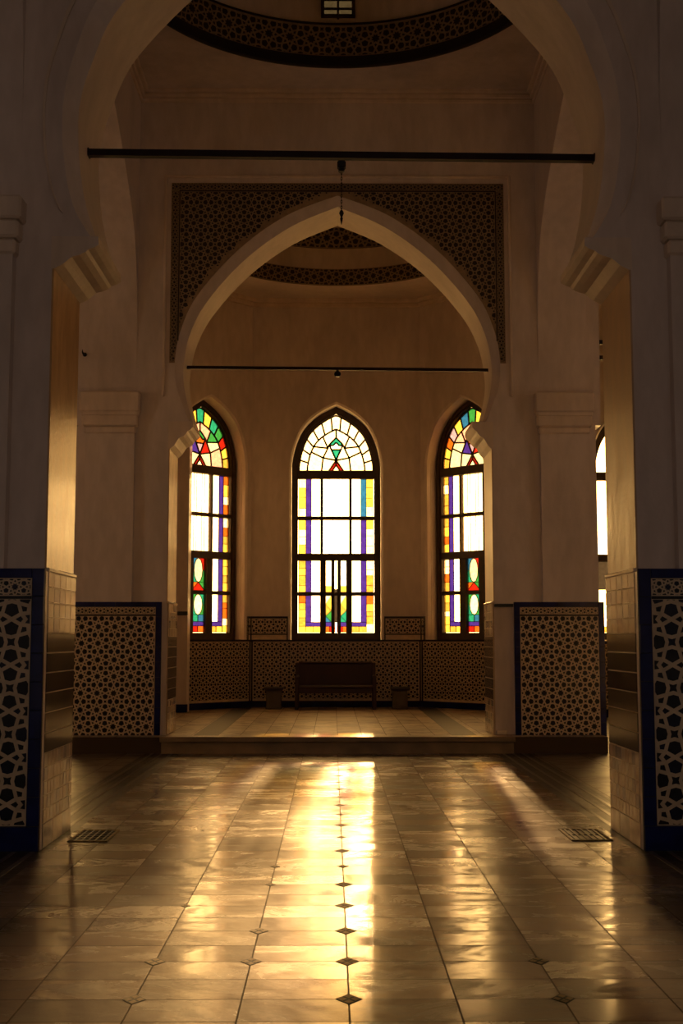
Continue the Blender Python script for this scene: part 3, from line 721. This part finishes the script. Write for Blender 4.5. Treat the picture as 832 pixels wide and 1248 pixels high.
make_window(7, (WX, 13.55, 0), -PI/2, 'plain', 'unseen arched window added in the right aisle outer wall for side light')  # unseen pair of windows, added to light the far pillars
make_window(8, (-WX, 13.55, 0), PI/2, 'plain', 'unseen arched window added in the left aisle outer wall for side light')

# ------------------------------------------------------------------ ceilings, drums and domes
def circle(cx, cy, r, n=96): return [(cx+r*math.cos(2*PI*k/n), cy+r*math.sin(2*PI*k/n)) for k in range(n)]
def flat(name, x0, x1, y0, y1, z, t, label, hole=None, lab='ceiling'):
    R = [(x0, y0), (x1, y0), (x1, y1), (x0, y1)]; mb = MB()
    mb.slab(R, R, 0, t, lambda u, v, d: (u, v, z+d), [(hole, hole)] if hole else ()); return tag(mb.build(name, M['plaster']), label, 'ceiling', 'structure')
ZC, RC, YC = 9.37, 2.62, 13.55
cl = flat('ceiling', -3.6, 3.6, NY1-.02, MY0+.02, ZC, .25, 'flat plaster ceiling around the dome of the near bay', circle(0, YC, RC))
ZQ, RQ, YQ = 8.26, 2.48, 20.5
cq = flat('ceiling_niche', -3.7, 3.7, MY1-.02, 24.6, ZQ, .25, 'flat plaster ceiling around the dome of the niche', circle(0, YQ, RQ))
flat('ceiling_porch', -8.3, 8.3, -5.4, NY0+.02, ZC, .25, 'unseen plaster ceiling of the front bay, extended to block overhead sky')  # roof carried on behind the camera to shut out sky from above
for s, sd in ((-1, 'left'), (1, 'right')): flat('ceiling_aisle_'+sd, *sorted((s*3.5, s*8.4)), NY0, 24.8, 9.5, .2, f'ceiling of the {sd} aisle')
# cornices
mb = MB()
for k, (z0, z1, e) in enumerate(((9.20, 9.26, .03), (9.26, 9.32, .07), (9.32, 9.38, .12))):
    mb.bbox(-2.83, 2.83, MY0-e, MY0+.02, z0, z1, .012); mb.bbox(-2.83, 2.83, NY1-.02, NY1+e, z0, z1, .012)
    for s in (-1, 1): mb.bbox(*sorted((s*(2.83-e), s*2.85)), NY1, MY0, z0, z1, .012)
mb.build('cornice', M['plaster_trim'], cl)
mb = MB()
for z0, z1, e in ((8.10, 8.18, .05), (8.18, 8.27, .11)):
    mb.bbox(-HX-.03, HX+.03, Y3-e, Y3+.02, z0, z1, .012)
    for s in (-1, 1):
        P = [(-FLN/2-.02, z0), (FLN/2+.02, z0), (FLN/2+.02, z1), (-FLN/2-.02, z1)]; mb.slab(P, P, -e, .02, facet[s][3])
mb.build('cornice', M['plaster_trim'], cq)
def drum(name, cx, cy, r, z0, z1, rise, label, win=None):
    """plain cylinder drum and pointed dome above it; win = (half angle, z0, z1) a window facing the camera"""
    an = [2*PI*k/96 for k in range(96)]
    if win: an = sorted([a for a in an if abs(a-PI/2) > win[0]]+[PI/2-win[0], PI/2+win[0]])
    zs = [z0]+([win[1], win[2]] if win else [])+[z1]
    prof = [(r, z) for z in zs]+[(r*math.cos(t*PI/2/14)**.9 if t < 14 else .0, z1+rise*math.sin(t*PI/2/14)) for t in range(1, 15)]
    mb = MB(); n = len(an)
    for i in range(len(prof)-1):
        for k in range(n):
            a, b = an[k], an[(k+1) % n]
            if win and i == 1 and abs(a-(PI/2-win[0])) < 1e-9: continue
            (r0, w0), (r1, w1) = prof[i], prof[i+1]
            pts = [(cx+r0*math.cos(a), cy+r0*math.sin(a), w0), (cx+r0*math.cos(b), cy+r0*math.sin(b), w0), (cx+r1*math.cos(b), cy+r1*math.sin(b), w1), (cx+r1*math.cos(a), cy+r1*math.sin(a), w1)]
            mb.face(pts[:3] if r1 == 0 else pts)
    o = mb.build(name, M['plaster'], smooth=False); return tag(o, label, 'dome', 'structure')
def band(name, cx, cy, r, z0, z1, plain, P, parent):
    mp = lambda u, z, d: (cx+(r-.03+d)*math.cos(u/r), cy+(r-.03+d)*math.sin(u/r), z)
    mb = MB(); n = 96
    prof = [(0, z0), (-.03, z0+.01), (-.03, z0+plain-.01), (0, z0+plain), (0, z1-.05), (-.03, z1-.04), (-.03, z1-.005), (.03, z1)] if plain else [(0, z0), (0, z1), (.03, z1)]
    for (d0, w0), (d1, w1) in zip(prof, prof[1:]):
        for k in range(n):
            a, b = 2*PI*r*k/n, 2*PI*r*(k+1)/n
            mb.face([mp(a, w0, d0), mp(b, w0, d0), mp(b, w1, d1), mp(a, w1, d1)], 0 if (plain == 0 and d1 == 0) or (plain and w0 >= z0+plain-.001 and w1 < z1-.03) else 1)
    for k in range(n): mb.face([mp(2*PI*r*k/n, z0, 0), mp(2*PI*r*(k+1)/n, z0, 0), mp(2*PI*r*(k+1)/n, z0, .03), mp(2*PI*r*k/n, z0, .03)], 1)
    cnt = round(2*PI*r/P); P2 = 2*PI*r/cnt
    pattern(mb, 0, 2*PI*r, z0+plain+.015, z1-(.055 if plain else .015), P2, mp, (1,), 60, .045, org=(0, (z0+plain+z1)/2), d=-.006)
    mb.build(name, [M['sp_base'], M['sp_dark']], parent, fix=False)
d1 = drum('dome_near', 0, YC, RC, ZC, 11.0, 2.4, 'dark plaster dome over the near bay with a carved ring', (.085, 10.06, 10.72))
band('carved_ring', 0, YC, RC, 9.30, 9.93, .16, .30, d1)
d2 = drum('dome_niche', 0, YQ, RQ, ZQ, 9.6, 2.2, 'plaster dome over the niche with two carved rings')
band('carved_ring', 0, YQ, RQ, 8.24, 8.56, 0, .29, d2); band('carved_ring', 0, YQ, RQ, 8.97, 9.38, 0, .37, d2)
# little window in the drum
rw = empty('window_6', (0, YC+RC, 0)); tag(rw, 'small barred window high in the drum of the near dome', 'window', 'structure')
mb = MB()
for a, b, c, e in ((-.235, -.19, 10.02, 10.76), (.19, .235, 10.02, 10.76), (-.235, .235, 10.02, 10.07), (-.235, .235, 10.71, 10.76), (-.015, .015, 10.0, 10.74)): mb.bbox(a, b, -.04, .06, c, e, .006)
for z in (10.15, 10.28, 10.42, 10.56): mb.bbox(-.2, .2, -.02, .02, z, z+.022, .004)
mb.build('frame', M['wood'], rw)
mb = MB(); mb.face([(-.2, .03, 10.04), (.2, .03, 10.04), (.2, .03, 10.74), (-.2, .03, 10.74)], 0); mb.build('glass', glass('drum_glass', (.009, .010, .012), .3), rw, fix=False)

# ------------------------------------------------------------------ things
# bench under the centre window (local origin on the platform)
bx0, bx1 = -.765, .745
b = empty('bench', (-.01, 23.3, .215)); tag(b, 'dark red-brown wooden bench with a solid back, below the centre window', 'bench')
W = .755
mb = MB(); mb.bbox(-W+.06, W-.06, .14, .185, .36, .84, .01); mb.bbox(-W+.06, W-.06, .125, .20, .84, .885, .012); mb.build('backrest', M['bench'], b)
mb = MB(); mb.bbox(-W+.05, W-.05, -.26, .16, .40, .44, .012); mb.build('seat', M['bench'], b)
mb = MB(); mb.bbox(-W+.08, W-.08, -.235, -.21, .30, .40, .006); mb.build('apron', M['bench'], b)
for s in (-1, 1):
    mb = MB(); x0, x1 = sorted((s*W, s*(W-.07)))
    mb.bbox(x0, x1, .11, .19, 0, .86, .01); mb.bbox(x0, x1, -.26, -.19, 0, .60, .01); mb.bbox(x0, x1, -.29, .15, .58, .63, .012); mb.bbox(x0+.015, x1-.015, -.22, .13, .10, .15, .006)
    mb.build('side_frame', M['bench'], b)
# two pedestal boxes
for x, lab in ((-1.17, 'small dark pedestal box with overhanging lid, left of the bench'), (1.20, 'small dark pedestal box with overhanging lid, right of the bench')):
    r = empty('pedestal_box', (x, 23.42, .215)); tag(r, lab, 'pedestal', group='pedestal boxes beside the bench')
    mb = MB(); mb.bbox(-.14, .14, -.14, .14, 0, .34, .012); mb.bbox(-.15, .15, -.15, .15, 0, .04, .008)
    mb.bbox(-.10, .10, -.148, -.138, .06, .31, .004); mb.build('body', M['box'], r)
    mb = MB(); mb.bbox(-.165, .165, -.165, .165, .34, .365, .006); mb.bbox(-.185, .185, -.185, .185, .365, .405, .01); mb.build('lid', M['boxlid'], r)
# floor drains
def drain(x, y, w, h, kind, lab, rz):
    r = empty('floor_drain', (x, y, 0), rz); tag(r, lab, 'drain', group='floor drains beside the near pillars')
    mb = MB(); t = .022
    for a, b_, c, e in ((-w/2, w/2, -h/2, -h/2+t), (-w/2, w/2, h/2-t, h/2), (-w/2, -w/2+t, -h/2, h/2), (w/2-t, w/2, -h/2, h/2)): mb.bbox(a, b_, c, e, -.01, .010, .003)
    mb.build('rim', M['inlay_gold'], r)
    mb = MB(); mb.box(-w/2+t, w/2-t, -h/2+t, h/2-t, -.01, .0015)
    if kind == 'grid':
        for k in range(1, 6): mb.bbox(-w/2+k*w/6-.006, -w/2+k*w/6+.006, -h/2+t, h/2-t, 0, .008, .002)
        for k in range(1, 9): mb.bbox(-w/2+t, w/2-t, -h/2+k*h/9-.008, -h/2+k*h/9+.008, 0, .007, .002)
    else:
        for k in range(1, 7): mb.bbox(-w/2+k*w/7-.009, -w/2+k*w/7+.009, -h/2+t, h/2-t, 0, .009, .002)
        mb.bbox(-w/2+t, w/2-t, -.012, .012, 0, .008, .002)
    mb.build('grate', M['iron'], r)
drain(-1.90, 9.68, .30, .56, 'grid', 'square-meshed iron floor drain beside the near left pillar', 0)
drain(1.88, 9.70, .31, .56, 'slots', 'slotted iron floor drain beside the near right pillar', .0)
# tie beams
def tie(x0, x1, y, z0, z1, w, h, lab, knob=None, grp='tie beams across the nave arches'):
    r = empty('tie_beam', ((x0+x1)/2, y, (z0+z1)/2)); tag(r, lab, 'tie beam', group=grp)
    L = (x1-x0)/2; dz = (z1-z0)/2
    mb = MB(); mb.bar((-L, 0, -dz), (L, 0, dz), w, h, up=(0, 1, 0)); mb.build('bar', M['rust'], r)
    for s in (-1, 1):
        mb = MB(); mb.bbox(*sorted((s*L, s*(L-.012))), -h*.7, h*.7, s*dz-w*.65, s*dz+w*.65, .006); mb.build('end_plate', M['rust'], r)
    if knob:
        mb = MB(); mb.lathe([(.004, -.105), (.035, -.10), (.05, -.07), (.045, -.04), (.02, -.02), (.02, .0)], (0, 0, -w/2+.005), 14); mb.build('boss', M['iron'], r)
    return r
tie(-2.045, 2.045, 9.60, 5.41, 5.375, .055, .06, 'dark red tie beam across the nearest arch, high above')
tie(-2.19, 2.19, 17.5, 5.42, 5.385, .042, .05, 'thin dark tie beam across the far arch, with a small round boss', True)
tie(3.62, 8.1, 17.5, 5.57, 5.57, .06, .06, 'lower of two iron rods across the right aisle arch', grp='iron rods across the right aisle')
tie(3.62, 8.1, 17.5, 5.80, 5.80, .06, .06, 'upper of two iron rods across the right aisle arch', grp='iron rods across the right aisle')
# hanging chain below the near beam
r = empty('hanging_chain', (.0, 9.60, 5.345)); tag(r, 'thin chain with a small finial hanging from the middle of the near beam', 'chain')
mb = MB(); mb.bbox(-.035, .035, -.04, .04, -.06, .0, .012); mb.bbox(-.025, .025, -.03, .03, -.085, -.055, .008); mb.build('bracket', M['iron'], r)
mb = MB(); z = -.08
while z > -.40:
    k = int(round(-z/.024)); c = []
    for j in range(10):
        a = 2*PI*j/10; c.append((.006*math.cos(a)*(k % 2), .006*math.cos(a)*(1-k % 2), z-.014+.016*math.sin(a)))
    mb.tube(c, .0028, 6, close=True); z -= .024
mb.build('links', M['iron'], r)
mb = MB(); mb.lathe([(.003, 0), (.012, -.01), (.02, -.03), (.012, -.05), (.007, -.06), (.012, -.075), (.005, -.11), (.002, -.125)][::-1], (0, 0, -.40), 12); mb.build('finial', M['iron'], r)
# iron peg on the far left pillar
r = empty('wall_hook', (-3.56, 16.94, 5.50)); tag(r, 'small black iron hook high on the far left pillar', 'hook')
mb = MB(); mb.lathe([(.03, 0), (.03, .012)], n=12); 
for i, v in enumerate(mb.v): mb.v[i] = (v[0], -v[2]+.11, v[1])
mb.build('plate', M['iron'], r)
mb = MB(); mb.tube([(0, .10, 0), (0, .04, 0), (0, -.03, -.012), (0, -.06, .0), (0, -.065, .03)], [.014, .014, .012, .010, .007], 8); mb.build('peg', M['iron'], r)

# ------------------------------------------------------------------ light
SUN_AZ, SUN_EL = math.radians(2.7), math.radians(11.1)
sd = Vector((math.sin(SUN_AZ)*math.cos(SUN_EL), math.cos(SUN_AZ)*math.cos(SUN_EL), math.sin(SUN_EL)))
L = bpy.data.lights.new('sun', 'SUN'); L.energy = 5.5; L.color = (1, .56, .20); L.angle = math.radians(1.5)
o = bpy.data.objects.new('sun', L); COL.objects.link(o); o.rotation_euler = (-sd).to_track_quat('-Z', 'Y').to_euler(); o.location = (2, 30, 9)

wd = bpy.data.worlds.new('sky'); S.world = wd; wd.use_nodes = True
n, l = wd.node_tree.nodes, wd.node_tree.links; n.clear()
tc = N(n, 'ShaderNodeTexCoord'); dt = N(n, 'ShaderNodeVectorMath', operation='DOT_PRODUCT'); dt.inputs[1].default_value = Vector((.01, 1, .10)).normalized()
l.new(tc.outputs['Generated'], dt.inputs[0])
mr = N(n, 'ShaderNodeMapRange'); mr.inputs['From Min'].default_value = -1; mr.inputs['From Max'].default_value = 1; l.new(dt.outputs['Value'], mr.inputs['Value'])
K = 16.0
def kc(c): return tuple(x/K for x in c)
rp = ramp(n, [(0, kc((1.9, 1.5, 1.25))), (.46, kc((1.9, 1.5, 1.25))), (.50, kc((2.2, 1.35, .85))), (.62, kc((3.2, 1.85, .8))), (.85, kc((10.8, 6.1, 1.75))), (.97, kc((13, 7.3, 2.2))), (.999, kc((14, 8.2, 2.7)))])
l.new(mr.outputs['Result'], rp.inputs['Fac'])
bg = N(n, 'ShaderNodeBackground'); bg.inputs['Strength'].default_value = K; l.new(rp.outputs['Color'], bg.inputs['Color'])
wo = N(n, 'ShaderNodeOutputWorld'); l.new(bg.outputs[0], wo.inputs['Surface'])

def portal(loc, rz, w, h):
    q = bpy.data.lights.new('sky_portal', 'AREA'); q.shape = 'RECTANGLE'; q.size = w; q.size_y = h; q.cycles.is_portal = True
    o = bpy.data.objects.new('sky_portal', q); COL.objects.link(o); o.location = loc; o.rotation_euler = (PI/2, 0, rz+PI)
    # area light shines along its -Z: turn it to face the room
    d = Vector((math.sin(rz), -math.cos(rz), 0)); o.rotation_euler = d.to_track_quat('-Z', 'Z').to_euler()
for loc, rz in (((0, Y3+.46, 3.8), 0), ((facet[-1][0]-.46*q45, facet[-1][1]+.46*q45, 3.8), facet[-1][2]), ((facet[1][0]+.46*q45, facet[1][1]+.46*q45, 3.8), facet[1][2]), ((5.94, 24.66, 3.8), 0), ((-5.94, 24.66, 3.8), 0), ((WX+.46, 13.55, 3.8), -PI/2), ((-WX-.46, 13.55, 3.8), PI/2)):
    portal(loc, rz, 1.6, 4.5)
portal((4, -5.5, 3.2), PI, 2.7, 6.6); portal((-4, -5.5, 3.2), PI, 2.7, 6.6)

# ------------------------------------------------------------------ camera and render settings
cam = bpy.data.cameras.new('camera'); cam.sensor_fit = 'VERTICAL'; cam.sensor_height = 36; cam.lens = 36*1500/1248
co = bpy.data.objects.new('camera', cam); COL.objects.link(co); S.camera = co
co.location = (-.07, 0, 1.5); co.rotation_euler = (PI/2+math.atan(156/1500), 0, -math.atan(11/1508))
cam.clip_end = 200
S.view_settings.view_transform = 'Standard'; S.view_settings.look = 'None'; S.view_settings.gamma = 1; S.view_settings.use_curve_mapping = False
S.view_settings.exposure = 0
cy = S.cycles
cy.use_denoising = True; cy.denoiser = 'OPENIMAGEDENOISE'; cy.max_bounces = 9; cy.diffuse_bounces = 5; cy.glossy_bounces = 4
cy.transparent_max_bounces = 12; cy.sample_clamp_indirect = 8; cy.use_adaptive_sampling = False
